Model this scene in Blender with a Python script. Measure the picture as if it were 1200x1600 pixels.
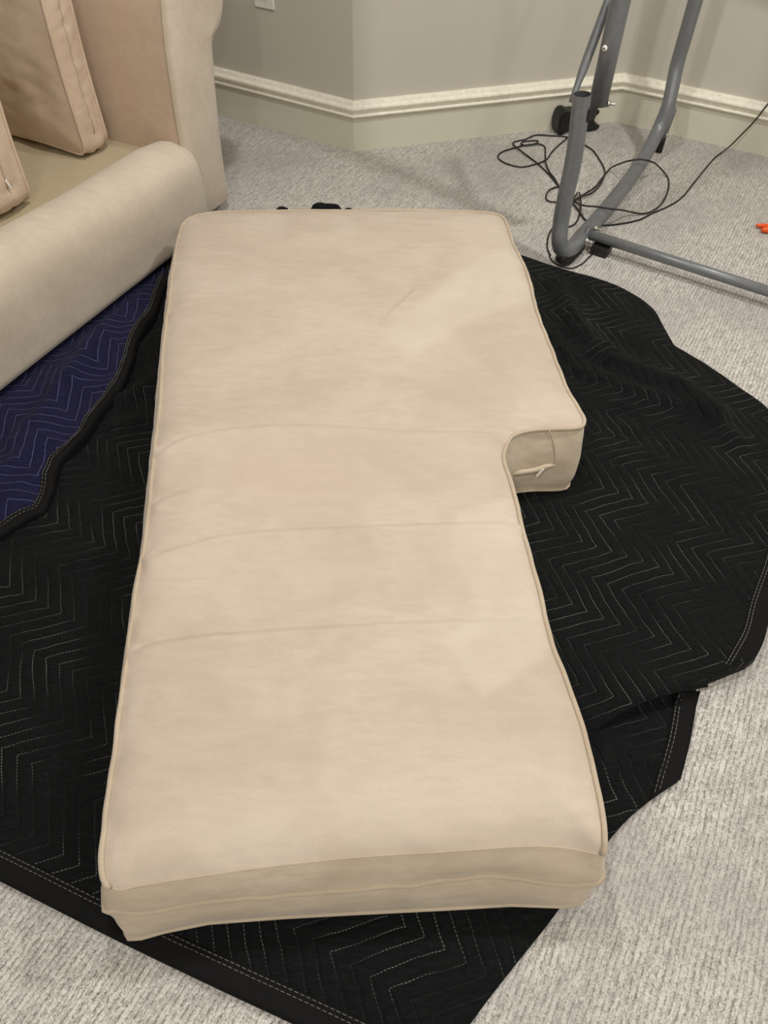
import bpy, bmesh, math, random
import numpy as np
from mathutils import Vector, Matrix, noise
from mathutils.geometry import delaunay_2d_cdt

for o in list(bpy.data.objects):
    bpy.data.objects.remove(o)
S = bpy.context.scene
COL = S.collection
random.seed(7)

# ------------------------------------------------------------------ camera
FPX, PITCH, ROLL, CAMH = 1165.0, math.radians(50), math.radians(1.3), 1.30
FW = np.array([0, math.cos(PITCH), -math.sin(PITCH)])
UP0 = np.array([0, math.sin(PITCH), math.cos(PITCH)])
RT0 = np.array([1.0, 0, 0])
IR = math.cos(ROLL) * RT0 + math.sin(ROLL) * UP0
IU = -math.sin(ROLL) * RT0 + math.cos(ROLL) * UP0
CAM = np.array([0, 0, CAMH])
cd = bpy.data.cameras.new('camera')
cd.sensor_fit = 'VERTICAL'; cd.sensor_height = 36.0; cd.sensor_width = 27.0
cd.lens = FPX / 1600 * 36.0
cd.clip_start = 0.02
cam = bpy.data.objects.new('camera', cd); COL.objects.link(cam)
M = Matrix.Identity(4)
for i in range(3):
    M[i][0] = IR[i]; M[i][1] = IU[i]; M[i][2] = -FW[i]; M[i][3] = CAM[i]
cam.matrix_world = M
S.camera = cam

# ------------------------------------------------------------------ world, lights, exposure
w = bpy.data.worlds.new('world'); S.world = w; w.use_nodes = True
w.node_tree.nodes['Background'].inputs[0].default_value = (0.9, 0.95, 1.0, 1)
w.node_tree.nodes['Background'].inputs[1].default_value = 0.0
S.view_settings.view_transform = 'Standard'
S.view_settings.look = 'None'
S.view_settings.gamma = 1.0
S.view_settings.use_curve_mapping = False
S.view_settings.exposure = 0.50
CEIL = 2.45
LIGHT_SPOTS = [(-0.25, 1.55, 14), (1.35, 1.60, 18), (-0.55, -0.35, 10), (1.15, -0.35, 10), (2.60, 0.60, 20), (0.25, -2.0, 15)]
LIGHT_RGB = (1.0, 0.98, 0.945)
for (lx, ly, lw) in LIGHT_SPOTS:
    ld = bpy.data.lights.new('downlight', 'AREA')
    ld.shape = 'DISK'; ld.size = 0.13; ld.energy = lw; ld.color = LIGHT_RGB
    lo = bpy.data.objects.new('downlight_lamp', ld); COL.objects.link(lo)
    lo.location = (lx, ly, CEIL - 0.022)


# ------------------------------------------------------------------ helpers
def ray(u, v):
    return FW + IR * ((u - 600) / FPX) + IU * ((800 - v) / FPX)


def P(u, v, z=0.0):
    d = ray(u, v); t = (z - CAMH) / d[2]
    return CAM + d * t


def onplane(u, v, pt, n):
    d = ray(u, v); t = ((np.array(pt) - CAM) @ np.array(n)) / (d @ np.array(n))
    return CAM + d * t


def smooth(pts, step=0.012, closed=False):
    """Catmull-Rom through the points, resampled at an even step."""
    pts = [np.array(p, float) for p in pts]
    n = len(pts); out = []
    segs = n if closed else n - 1
    for i in range(segs):
        if closed:
            p0, p1, p2, p3 = pts[i - 1], pts[i], pts[(i + 1) % n], pts[(i + 2) % n]
        else:
            p1, p2 = pts[i], pts[i + 1]
            p0 = pts[i - 1] if i else 2 * p1 - p2
            p3 = pts[i + 2] if i + 2 < n else 2 * p2 - p1
        k = max(2, int(np.linalg.norm(p2 - p1) / step * 3))
        d01 = max(np.linalg.norm(p1 - p0), 1e-6) ** .5; d12 = max(np.linalg.norm(p2 - p1), 1e-6) ** .5
        d23 = max(np.linalg.norm(p3 - p2), 1e-6) ** .5
        m1 = (p2 - p1) + d12 * ((p1 - p0) / d01 - (p2 - p0) / (d01 + d12))
        m2 = (p2 - p1) + d12 * ((p3 - p2) / d23 - (p3 - p1) / (d12 + d23))
        for j in range(k):
            t = j / k
            h = (2 * t**3 - 3 * t**2 + 1) * p1 + (t**3 - 2 * t**2 + t) * m1 + (-2 * t**3 + 3 * t**2) * p2 + (t**3 - t**2) * m2
            out.append(h)
    if not closed:
        out.append(pts[-1])
    q = np.array(out)
    if closed:
        q = np.vstack([q, q[:1]])
    L = np.r_[0, np.cumsum(np.linalg.norm(np.diff(q, axis=0), axis=1))]
    m = max(2, int(round(L[-1] / step)))
    s = np.linspace(0, L[-1], m + 1)
    r = np.stack([np.interp(s, L, q[:, k]) for k in range(q.shape[1])], 1)
    return r[:-1] if closed else r


def link(name, me, mat, parent=None, shade=True):
    o = bpy.data.objects.new(name, me); COL.objects.link(o)
    if mat: me.materials.append(mat)
    if shade:
        me.polygons.foreach_set('use_smooth', [True] * len(me.polygons))
    if parent is not None:
        o.parent = parent
    return o


def mesh(name, verts, faces, mat, parent=None, shade=True, fixn=True, origin=None):
    """verts are world coordinates; they are stored relative to the parent (or origin)."""
    off = np.array(parent.location) if parent is not None else (np.array(origin) if origin is not None else np.zeros(3))
    if parent is not None and parent.parent is not None:
        off = off + np.array(parent.parent.location)
    V = np.asarray(verts, float) - off
    me = bpy.data.meshes.new(name)
    me.from_pydata(V.tolist(), [], [list(map(int, f)) for f in faces])
    if fixn:
        bm = bmesh.new(); bm.from_mesh(me)
        bmesh.ops.recalc_face_normals(bm, faces=bm.faces[:]); bm.to_mesh(me); bm.free()
    me.update()
    o = link(name, me, mat, parent, shade)
    if parent is None and origin is not None:
        o.location = origin
    return o


def thing(name, label, cat, loc=(0, 0, 0), group=None):
    o = bpy.data.objects.new(name, None); COL.objects.link(o)
    o.empty_display_size = 0.05; o.location = loc
    o['label'] = label; o['category'] = cat
    if group: o['group'] = group
    return o


def tag(o, label, cat, group=None):
    o['label'] = label; o['category'] = cat
    if group: o['group'] = group
    return o


def struct(o):
    o['kind'] = 'structure'; return o


def tube_geo(path, r, n=10, closed=False, caps=True, base=0):
    path = np.array(path, float); m = len(path)
    rr = np.full(m, r) if np.isscalar(r) else np.array(r)
    T = np.zeros_like(path)
    for i in range(m):
        a = path[i - 1] if (i or closed) else path[i]
        b = path[(i + 1) % m] if (i + 1 < m or closed) else path[i]
        T[i] = (b - a) / max(np.linalg.norm(b - a), 1e-9)
    N = np.cross(T[0], [0, 0, 1.0])
    if np.linalg.norm(N) < 1e-3: N = np.cross(T[0], [1.0, 0, 0])
    N /= np.linalg.norm(N)
    V = []; F = []
    for i in range(m):
        N = N - T[i] * (N @ T[i]); N /= max(np.linalg.norm(N), 1e-9)
        B = np.cross(T[i], N)
        for k in range(n):
            a = 2 * math.pi * k / n
            V.append(path[i] + rr[i] * (math.cos(a) * N + math.sin(a) * B))
    for i in range(m if closed else m - 1):
        j = (i + 1) % m
        for k in range(n):
            l = (k + 1) % n
            F.append((base + i * n + k, base + i * n + l, base + j * n + l, base + j * n + k))
    if caps and not closed:
        F.append(tuple(base + k for k in range(n))); F.append(tuple(base + (m - 1) * n + k for k in range(n)))
    return V, F


def tube(name, path, r, mat, parent=None, n=10, closed=False, caps=True, origin=None):
    V, F = tube_geo(path, r, n, closed, caps)
    return mesh(name, V, F, mat, parent, origin=origin)


def box_geo(c, ax, ay, az, sx, sy, sz, bev=0.0):
    """Bevelled box around centre c with axes and full sizes."""
    bm = bmesh.new()
    bmesh.ops.create_cube(bm, size=1.0)
    for v in bm.verts:
        v.co = Vector((v.co.x * sx, v.co.y * sy, v.co.z * sz))
    if bev > 0:
        bmesh.ops.bevel(bm, geom=bm.edges[:], offset=bev, segments=2, profile=.5, affect='EDGES')
    bm.verts.ensure_lookup_table()
    A = np.stack([ax, ay, az], 1)
    V = [np.array(c) + A @ np.array(v.co) for v in bm.verts]
    F = [tuple(v.index for v in f.verts) for f in bm.faces]
    bm.free()
    return V, F


def box(name, c, ax, ay, az, sx, sy, sz, mat, parent=None, bev=0.002, origin=None):
    V, F = box_geo(c, ax, ay, az, sx, sy, sz, bev)
    return mesh(name, V, F, mat, parent, shade=False, origin=origin)


def prism(name, outline, depth, fn, mat, parent=None, shade=False, bev=0.0, origin=None):
    """outline: list of (a,b); fn(a,b,c) -> world; c in 0..depth."""
    bm = bmesh.new()
    vs = [bm.verts.new((a, b, 0)) for a, b in outline]
    f = bm.faces.new(vs)
    r = bmesh.ops.extrude_face_region(bm, geom=[f])
    for v in r['geom']:
        if isinstance(v, bmesh.types.BMVert): v.co.z = depth
    if bev:
        es = [e for e in bm.edges if abs(e.verts[0].co.z - e.verts[1].co.z) < 1e-6]
        bmesh.ops.bevel(bm, geom=es, offset=bev, segments=3, profile=.5, affect='EDGES')
    bm.verts.ensure_lookup_table(); bm.verts.index_update()
    V = [fn(*v.co) for v in bm.verts]; F = [tuple(v.index for v in f.verts) for f in bm.faces]
    bm.free()
    return mesh(name, V, F, mat, parent, shade=shade, origin=origin)


def join_geo(parts):
    V = []; F = []
    for v, f in parts:
        b = len(V); V += list(v); F += [tuple(i + b for i in q) for q in f]
    return V, F


def seg_dist(pts, poly, closed=True):
    """distance from many 2D points to a polyline"""
    pts = np.asarray(pts)[:, :2]; poly = np.asarray(poly)[:, :2]
    A = poly; B = np.roll(poly, -1, 0)
    if not closed: A = A[:-1]; B = B[:-1]
    best = np.full(len(pts), 1e9)
    for a, b in zip(A, B):
        d = b - a; L = max(d @ d, 1e-12)
        t = np.clip(((pts - a) @ d) / L, 0, 1)
        q = pts - (a + t[:, None] * d)
        best = np.minimum(best, (q * q).sum(1))
    return np.sqrt(best)


def inside(pts, poly):
    pts = np.asarray(pts)[:, :2]; poly = np.asarray(poly)[:, :2]
    x, y = pts[:, 0], pts[:, 1]; res = np.zeros(len(pts), bool)
    for i in range(len(poly)):
        x1, y1 = poly[i - 1]; x2, y2 = poly[i]
        if y1 == y2: continue
        c = ((y1 > y) != (y2 > y)) & (x < (x2 - x1) * (y - y1) / (y2 - y1) + x1)
        res ^= c
    return res


def fill(outline, step, extra=()):
    """2D constrained triangulation of a closed outline with interior points."""
    ol = np.asarray(outline)[:, :2]
    lo, hi = ol.min(0), ol.max(0)
    xs = np.arange(lo[0], hi[0], step); rows = []
    for j, y in enumerate(np.arange(lo[1], hi[1], step * .87)):
        rows.append(np.stack([xs + (step / 2 if j % 2 else 0), np.full(len(xs), y)], 1))
    g = np.vstack(rows)
    g = g[inside(g, ol)]
    g = g[seg_dist(g, ol) > step * .55]
    edges = [(i, (i + 1) % len(ol)) for i in range(len(ol))]
    pts = [ol]
    cnt = len(ol)
    for ex in extra:
        ex = np.asarray(ex)[:, :2]
        g = g[seg_dist(g, ex, False) > step * .4]
        edges += [(cnt + i, cnt + i + 1) for i in range(len(ex) - 1)]
        pts.append(ex); cnt += len(ex)
    pts.append(g)
    allp = np.vstack(pts)
    v, e, f, *_ = delaunay_2d_cdt([Vector(p) for p in allp], edges, [], 0, 1e-6)
    v = np.array([tuple(q) for q in v])
    f = [tuple(t) for t in f]
    cen = np.array([v[list(t)].mean(0) for t in f])
    ok = inside(cen, ol)
    return v, [t for t, k in zip(f, ok) if k]


def nz(x, y, z=0.0, s=1.0):
    return noise.noise(Vector((x * s, y * s, z)))


def sstep(a, b, x):
    t = np.clip((x - a) / (b - a), 0, 1); return t * t * (3 - 2 * t)


# ------------------------------------------------------------------ materials
def srgb(r, g, b):
    f = lambda c: (c / 255 / 12.92) if c / 255 <= .04045 else ((c / 255 + .055) / 1.055) ** 2.4
    return (f(r), f(g), f(b), 1)


class NT:
    def __init__(s, name, rough=.8, col=(1, 1, 1, 1), metal=0.0, sheen=0.0, spec=0.5):
        s.m = bpy.data.materials.new(name); s.m.use_nodes = True
        s.t = s.m.node_tree; s.b = s.t.nodes['Principled BSDF']
        s.b.inputs['Base Color'].default_value = col
        s.b.inputs['Roughness'].default_value = rough
        s.b.inputs['Metallic'].default_value = metal
        s.b.inputs['Specular IOR Level'].default_value = spec
        if sheen:
            s.b.inputs['Sheen Weight'].default_value = sheen
            s.b.inputs['Sheen Roughness'].default_value = .45
        s._co = None

    def n(s, typ, **kw):
        nd = s.t.nodes.new(typ)
        for k, v in kw.items(): setattr(nd, k, v)
        return nd

    def put(s, sock, v):
        if isinstance(v, bpy.types.NodeSocket): s.t.links.new(v, sock)
        else: sock.default_value = v

    def co(s):
        if s._co is None: s._co = s.n('ShaderNodeTexCoord')
        return s._co.outputs['Object']

    def mt(s, op, a, b=None, c=None, clamp=False):
        nd = s.n('ShaderNodeMath', operation=op); nd.use_clamp = clamp
        s.put(nd.inputs[0], a)
        if b is not None: s.put(nd.inputs[1], b)
        if c is not None: s.put(nd.inputs[2], c)
        return nd.outputs[0]

    def mapping(s, rot=(0, 0, 0), scale=(1, 1, 1), vec=None):
        nd = s.n('ShaderNodeMapping')
        s.put(nd.inputs['Vector'], vec if vec is not None else s.co())
        nd.inputs['Rotation'].default_value = rot; nd.inputs['Scale'].default_value = scale
        return nd.outputs[0]

    def noise(s, scale, vec=None, detail=3, rough=.5, dist=0.0, dim='3D'):
        nd = s.n('ShaderNodeTexNoise', noise_dimensions=dim)
        s.put(nd.inputs['Vector'], vec if vec is not None else s.co())
        nd.inputs['Scale'].default_value = scale; nd.inputs['Detail'].default_value = detail
        nd.inputs['Roughness'].default_value = rough; nd.inputs['Distortion'].default_value = dist
        return nd

    def ramp(s, fac, a, b, lo=0.0, hi=1.0):
        nd = s.n('ShaderNodeMapRange'); nd.interpolation_type = 'SMOOTHSTEP'
        s.put(nd.inputs[0], fac)
        nd.inputs[1].default_value = a; nd.inputs[2].default_value = b
        nd.inputs[3].default_value = lo; nd.inputs[4].default_value = hi
        return nd.outputs[0]

    def mix(s, fac, a, b, typ='MIX'):
        nd = s.n('ShaderNodeMix', data_type='RGBA', blend_type=typ)
        s.put(nd.inputs['Factor'], fac)
        s.put(nd.inputs['A'], a); s.put(nd.inputs['B'], b)
        return nd.outputs['Result']

    def color(s, v): s.put(s.b.inputs['Base Color'], v)

    def bump(s, h, dist=.002, strength=1.0, prev=None):
        nd = s.n('ShaderNodeBump'); s.put(nd.inputs['Height'], h)
        nd.inputs['Distance'].default_value = dist; nd.inputs['Strength'].default_value = strength
        if prev is not None: s.put(nd.inputs['Normal'], prev)
        s.put(s.b.inputs['Normal'], nd.outputs[0]); return nd.outputs[0]


ROOM = math.radians(-28)         # direction of the long walls


def carpet_material():
    k = NT('carpet', rough=.95, spec=.15, sheen=.15)
    base = k.mapping(rot=(0, 0, math.radians(-62)))
    wob = k.noise(9, base, 2)
    sep = k.n('ShaderNodeSeparateXYZ'); k.put(sep.inputs[0], base)
    along, across = sep.outputs[0], sep.outputs[1]
    wobf = k.mt('MULTIPLY', k.mt('SUBTRACT', wob.outputs[0], .5), .012)
    across = k.mt('ADD', across, wobf)
    fine = k.noise(140, base, 2)
    across2 = k.mt('ADD', across, k.mt('MULTIPLY', k.mt('SUBTRACT', fine.outputs[0], .5), .0035))
    ROW, LOOP = .0098, .0066
    row = k.mt('DIVIDE', across2, ROW)
    rf = k.mt('SUBTRACT', k.mt('FRACT', row), .5)
    rp = k.mt('SUBTRACT', 1.0, k.mt('POWER', k.mt('MULTIPLY', k.mt('ABSOLUTE', rf), 2.0), 2.0))
    cv = k.n('ShaderNodeCombineXYZ'); k.put(cv.inputs[0], k.mt('DIVIDE', along, LOOP)); k.put(cv.inputs[1], k.mt('MULTIPLY', row, 2.0))
    vo = k.n('ShaderNodeTexVoronoi', voronoi_dimensions='2D', feature='F1'); k.put(vo.inputs['Vector'], cv.outputs[0])
    vo.inputs['Scale'].default_value = 1.0; vo.inputs['Randomness'].default_value = .85
    loop = k.mt('SUBTRACT', 1.0, vo.outputs['Distance'])
    yarn = k.noise(330, base, 3, .6)
    h = k.mt('ADD', k.mt('MULTIPLY', rp, .42), k.mt('MULTIPLY', loop, .45))
    h = k.mt('ADD', h, k.mt('MULTIPLY', yarn.outputs[0], .7))
    streak = k.noise(1.0, k.mapping(rot=(0, 0, 0), scale=(22, 100, 1), vec=base), 3, .6)
    vc = k.n('ShaderNodeSeparateColor'); k.put(vc.inputs[0], vo.outputs['Color'])
    tone = k.mt('ADD', k.mt('MULTIPLY', vc.outputs[0], .16), k.mt('MULTIPLY', yarn.outputs[0], .75))
    tone = k.mt('ADD', tone, k.mt('MULTIPLY', streak.outputs[0], .45))
    tone = k.ramp(tone, .44, .88)
    c = k.mix(tone, srgb(150, 145, 139), srgb(224, 220, 213))
    groove = k.ramp(h, .45, .95)
    c = k.mix(groove, k.mix(1.0, c, srgb(186, 182, 177), 'MULTIPLY'), c)
    big = k.noise(2.6, base, 3)
    c = k.mix(k.ramp(big.outputs[0], .42, .66, 0, .5), c, srgb(160, 155, 152))
    k.color(c)
    k.bump(h, dist=.0032, strength=.7)
    return k.m


def wall_material(name, col):
    k = NT(name, rough=.75, spec=.3)
    a = k.noise(1.4, None, 2)
    k.color(k.mix(k.ramp(a.outputs[0], .35, .7), col, tuple(min(1, x * 1.035) for x in col[:3]) + (1,)))
    f = k.noise(220, None, 2)
    k.bump(f.outputs[0], dist=.0004, strength=.4)
    return k.m


def fabric_material(name, c0, c1, nap=False, var=.45):
    k = NT(name, rough=.85, spec=.2, sheen=.25)
    a = k.noise(5.0, None, 4, .55, .4)
    b = k.noise(1.0, k.mapping(scale=(26, 90, 60)), 3)
    fine = k.noise(520, None, 2)
    c = k.mix(k.ramp(a.outputs[0], .38, .64), c0, c1)
    c = k.mix(k.ramp(b.outputs[0], .35, .7, 0, var * .7), c, tuple(x * .88 for x in c0[:3]) + (1,))
    b2 = k.noise(1.0, k.mapping(scale=(9, 34, 30)), 4, .65, .6)
    c = k.mix(k.ramp(b2.outputs[0], .42, .66, 0, .30), c, tuple(min(1, x * 1.06) for x in c1[:3]) + (1,))
    c = k.mix(k.ramp(fine.outputs[0], .3, .75, 0, .28), c, tuple(x * .84 for x in c0[:3]) + (1,))
    if nap:
        at = k.n('ShaderNodeAttribute', attribute_name='nap')
        sp = k.n('ShaderNodeSeparateColor'); k.put(sp.inputs[0], at.outputs['Color'])
        c = k.mix(k.mt('MULTIPLY', sp.outputs[0], .55), c, srgb(215, 203, 188))
        c = k.mix(k.mt('MULTIPLY', sp.outputs[1], .55), c, srgb(208, 185, 168))
        c = k.mix(k.mt('MULTIPLY', sp.outputs[2], .5), c, srgb(184, 168, 147))
    k.color(c)
    soft = k.noise(34, None, 3)
    hb = k.mt('ADD', k.mt('MULTIPLY', soft.outputs[0], 1.0), k.mt('MULTIPLY', fine.outputs[0], .12))
    k.bump(hb, dist=.0016, strength=.5)
    return k.m


def quilt_material(name, base, stitch, rot, phase=(0, 0), width=.0011, dashed=True, sp=.030):
    """Quilted cloth: nested zigzag stitch lines, puffed between them."""
    k = NT(name, rough=.72, spec=.12, sheen=.02)
    co = k.co()
    w1 = k.noise(3.5, co, 2); w2 = k.noise(26, co, 2)
    vm = k.n('ShaderNodeVectorMath', operation='SUBTRACT'); k.put(vm.inputs[0], w1.outputs['Color']); vm.inputs[1].default_value = (.5, .5, .5)
    vs = k.n('ShaderNodeVectorMath', operation='SCALE'); k.put(vs.inputs[0], vm.outputs[0]); vs.inputs['Scale'].default_value = .03
    vm2 = k.n('ShaderNodeVectorMath', operation='SUBTRACT'); k.put(vm2.inputs[0], w2.outputs['Color']); vm2.inputs[1].default_value = (.5, .5, .5)
    vs2 = k.n('ShaderNodeVectorMath', operation='SCALE'); k.put(vs2.inputs[0], vm2.outputs[0]); vs2.inputs['Scale'].default_value = .006
    a1 = k.n('ShaderNodeVectorMath', operation='ADD'); k.put(a1.inputs[0], co); k.put(a1.inputs[1], vs.outputs[0])
    a2 = k.n('ShaderNodeVectorMath', operation='ADD'); k.put(a2.inputs[0], a1.outputs[0]); k.put(a2.inputs[1], vs2.outputs[0])
    mp = k.mapping(rot=(0, 0, -rot), vec=a2.outputs[0])
    sep = k.n('ShaderNodeSeparateXYZ'); k.put(sep.inputs[0], mp)
    t = k.mt('ADD', sep.outputs[0], phase[0]); s = k.mt('ADD', sep.outputs[1], phase[1])
    LEG = .086
    tri = k.mt('PINGPONG', t, LEG)
    q = k.mt('DIVIDE', k.mt('SUBTRACT', s, tri), sp)
    qf = k.mt('SUBTRACT', k.mt('FRACT', q), .5)
    dist = k.mt('MULTIPLY', k.mt('ABSOLUTE', qf), sp * .707)      # metres from a stitch line
    qid = k.mt('FLOOR', q)
    line = k.mt('LESS_THAN', dist, width)
    f = line
    if dashed:
        al = k.mt('ADD', k.mt('DIVIDE', t, .0042), k.mt('MULTIPLY', qid, .37))
        f = k.mt('MULTIPLY', line, k.mt('LESS_THAN', k.mt('FRACT', al), .62))
        wear = k.noise(7, co, 3)
        f = k.mt('MULTIPLY', f, k.ramp(wear.outputs[0], .40, .66, .06, 1.0))
    crk = k.noise(1.0, k.mapping(rot=(0, 0, -rot + .5), scale=(50, 120, 50)), 4, .6, .8)
    fine = k.noise(420, co, 2)
    c = k.mix(k.ramp(crk.outputs[0], .3, .75), base, tuple(x * 1.5 for x in base[:3]) + (1,))
    k.color(k.mix(f, c, stitch))
    puff = k.ramp(dist, 0.0, .008)
    h = k.mt('ADD', k.mt('MULTIPLY', puff, .8), k.mt('MULTIPLY', crk.outputs[0], 2.2))
    h = k.mt('ADD', h, k.mt('MULTIPLY', fine.outputs[0], .06))
    k.bump(h, dist=.004, strength=.9)
    return k.m


def plain(name, col, rough=.5, metal=0.0, spec=.5, grain=0.0):
    k = NT(name, rough=rough, metal=metal, spec=spec)
    a = k.noise(60, None, 3)
    k.color(k.mix(k.ramp(a.outputs[0], .3, .7), col, tuple(min(1, x * 1.12) for x in col[:3]) + (1,)))
    if grain:
        g = k.noise(300, None, 2); k.bump(g.outputs[0], dist=grain, strength=.5)
    return k.m


_p = P(1024, 941, .008) - np.array([0.1, 1.2, 0]); _a = math.radians(-117)
_t = _p[0] * math.cos(_a) + _p[1] * math.sin(_a); _s = -_p[0] * math.sin(_a) + _p[1] * math.cos(_a)
BLACK_PHASE = (-_t, -_s + .5 * .0335)
MAT = {
    'carpet': carpet_material(),
    'wall': wall_material('wall_paint', srgb(200, 195, 183)),
    'ceiling': wall_material('ceiling_paint', srgb(236, 232, 224)),
    'base': wall_material('baseboard_paint', srgb(216, 212, 194)),
    'cap': plain('cap_gloss_paint', srgb(240, 236, 221), .4),
    'suede': fabric_material('suede_cushion', srgb(195, 179, 162), srgb(206, 191, 175), nap=True),
    'suede_side': fabric_material('suede_boxing', srgb(194, 178, 156), srgb(208, 193, 173), var=.8),
    'pipe': fabric_material('suede_piping_shaded', srgb(186, 170, 148), srgb(197, 181, 159)),  # cushion suede made darker, the shadow on the piping put into its colour
    'sofa': fabric_material('sofa_suede', srgb(201, 188, 170), srgb(211, 199, 182)),
    'arm': fabric_material('sofa_arm_suede_light_tint', srgb(207, 184, 161), srgb(212, 191, 169)),  # sofa suede with pinkish nap and the tint of the lighting put into the colour
    'deck': fabric_material('seat_deck_cloth', srgb(182, 168, 137), srgb(190, 176, 145)),
    'pillow': fabric_material('pillow_suede', srgb(204, 182, 160), srgb(216, 196, 174)),
    'black': quilt_material('black_quilted_cloth', srgb(11, 13, 14), srgb(112, 114, 112), math.radians(-117), BLACK_PHASE, width=.00062, sp=.0335),
    'navy': quilt_material('navy_quilted_cloth', srgb(23, 23, 50), srgb(88, 88, 130), math.radians(-128), (0.01, 0.0), width=.0006, dashed=False, sp=.0335),
    'binding': plain('black_binding', srgb(15, 15, 16), .8, spec=.15, grain=.0005),
    'stitch': plain('grey_thread', srgb(140, 138, 130), .7),
    'steel': plain('grey_powder_coat', srgb(118, 121, 124), .36, metal=0.25, spec=.5),
    'steel_in': plain('tube_bore', srgb(70, 72, 72), .6),
    'chrome': plain('zinc_bolt', srgb(205, 203, 196), .28, metal=1.0),
    'rubber': plain('black_rubber', srgb(24, 24, 24), .6, spec=.4, grain=.0004),
    'plastic': plain('black_plastic', srgb(22, 22, 22), .45),
    'cable': plain('black_cable', srgb(26, 24, 23), .5),
    'orange': plain('orange_plastic', srgb(232, 88, 30), .4),
    'white': plain('white_plastic', srgb(226, 224, 218), .4),
    'zip': plain('silver_zip', srgb(232, 230, 224), .3),
}
em = NT('lamp_lens', rough=.5); em.b.inputs['Emission Color'].default_value = LIGHT_RGB + (1,)
em.b.inputs['Emission Strength'].default_value = 6.0
MAT['lens'] = em.m

# ------------------------------------------------------------------ room shell
W1 = np.array([-0.146, 2.885, 0.0]); W2 = np.array([0.906, 3.209, 0.0])
DL = np.array([math.cos(ROOM), math.sin(ROOM), 0.0])          # along left and right walls, to the right
NR = np.array([-0.469, -0.883, 0.0])                          # into the room
L0 = W1 - DL * 1.75
R0 = W2 + DL * 2.6
L1 = L0 + NR * 6.2
R1 = L1 + DL * ((R0 - L0) @ DL)
plan = [L0, W1, W2, R0, R1, L1]
BT = 0.014                                                     # baseboard thickness


def wall(name, a, b):
    d = (b - a) / np.linalg.norm(b - a)
    nrm = np.array([d[1], -d[0], 0.0])                         # room side
    a2 = a - nrm * BT; b2 = b - nrm * BT
    return a2, b2, d, nrm


wall_defs = [('wall_left', L0, W1), ('wall_back', W1, W2), ('wall_right', W2, R0), ('wall_far_right', R0, R1), ('wall_front', R1, L1), ('wall_far_left', L1, L0)]
n = len(plan)
nrms = []
for nm, a, b in wall_defs:
    d = (b - a) / np.linalg.norm(b - a); nrms.append(np.array([d[1], -d[0], 0.0]))


def corner(i, off):
    """plan corner i moved 'off' into the room along both walls (mitre)"""
    na = nrms[i - 1]; nb = nrms[i]
    m = (na + nb); m = m / (m @ na)
    return plan[i] + m * off


for i, (nm, a, b) in enumerate(wall_defs):
    ca, cb = corner(i, -BT), corner((i + 1) % n, -BT)
    oa, ob = corner(i, -BT - .1), corner((i + 1) % n, -BT - .1)
    V = [ca, cb, ob, oa]; V = V + [p + np.array([0, 0, CEIL]) for p in V]
    F = [(0, 1, 2, 3), (4, 5, 6, 7), (0, 1, 5, 4), (1, 2, 6, 5), (2, 3, 7, 6), (3, 0, 4, 7)]
    struct(mesh(nm, V, F, MAT['wall'], shade=False))
# baseboard: plain board with a cap moulding
BOARD = [(-BT, 0.0), (0, 0.0), (0, .128), (-BT, .128)]
CAP = [(-BT, .126), (.011, .126), (.013, .1285), (.013, .132), (.010, .1345), (.0035, .1365), (.0030, .1385), (.0085, .144), (.0150, .1505), (.0180, .1555),
       (.0170, .1605), (.0125, .1642), (.006, .1662), (.0055, .1675), (.0055, .170), (.002, .1715), (.002, .1742), (-.001, .177), (-BT, .178)]
for i, (nm, a, b) in enumerate(wall_defs):
    side = nm.replace('wall_', '')

    def run(prof):
        V = []; F = []
        m = len(prof)
        for e in (i, (i + 1) % n):
            for (o, z) in prof:
                V.append(corner(e, o) + np.array([0, 0, z]))
        for k in range(m):
            l = (k + 1) % m
            F.append((k, l, m + l, m + k))
        F.append(tuple(range(m))); F.append(tuple(range(m, 2 * m)))
        return V, F
    V, F = run(BOARD)
    bb = struct(mesh('baseboard_' + side, V, F, MAT['base'], shade=False))
    V, F = run(CAP)
    mesh('cap_moulding', V, F, MAT['cap'], bb, shade=False)
fl = [corner(i, -BT - .05) for i in range(n)]
V = fl + [p - np.array([0, 0, .05]) for p in fl]
F = [tuple(range(n)), tuple(range(n, 2 * n))] + [(i, (i + 1) % n, n + (i + 1) % n, n + i) for i in range(n)]
struct(mesh('floor', V, F, MAT['carpet'], shade=False))
V = [p + np.array([0, 0, CEIL]) for p in fl] + [p + np.array([0, 0, CEIL + .05]) for p in fl]
struct(mesh('ceiling', V, F, MAT['ceiling'], shade=False))

# recessed ceiling lights (above the picture)
X, Y, Z = np.array([1., 0, 0]), np.array([0, 1., 0]), np.array([0, 0, 1.])
lampnames = ['over the sofa end of the blanket', 'over the grey steel frame', 'behind the camera on the sofa side', 'behind the camera on the open side', 'over the open carpet', 'farthest from the wall corner']
for (lx, ly, lw), where in zip(LIGHT_SPOTS, lampnames):
    t = thing('ceiling_light', 'round white recessed ceiling light ' + where, 'light', (lx, ly, CEIL), 'recessed ceiling lights')
    ring = [(lx + .085 * math.cos(a), ly + .085 * math.sin(a), CEIL - .006) for a in np.linspace(0, 2 * math.pi, 32, endpoint=False)]
    tube('trim_ring', ring, .009, MAT['white'], t, n=8, closed=True)
    disc = [np.array([lx + .078 * math.cos(a), ly + .078 * math.sin(a), CEIL - .004]) for a in np.linspace(0, 2 * math.pi, 32, endpoint=False)]
    mesh('lens', disc + [d - Z * .004 for d in disc], [tuple(range(32)), tuple(range(32, 64))] + [(i, (i + 1) % 32, 32 + (i + 1) % 32, 32 + i) for i in range(32)], MAT['lens'], t)

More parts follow.
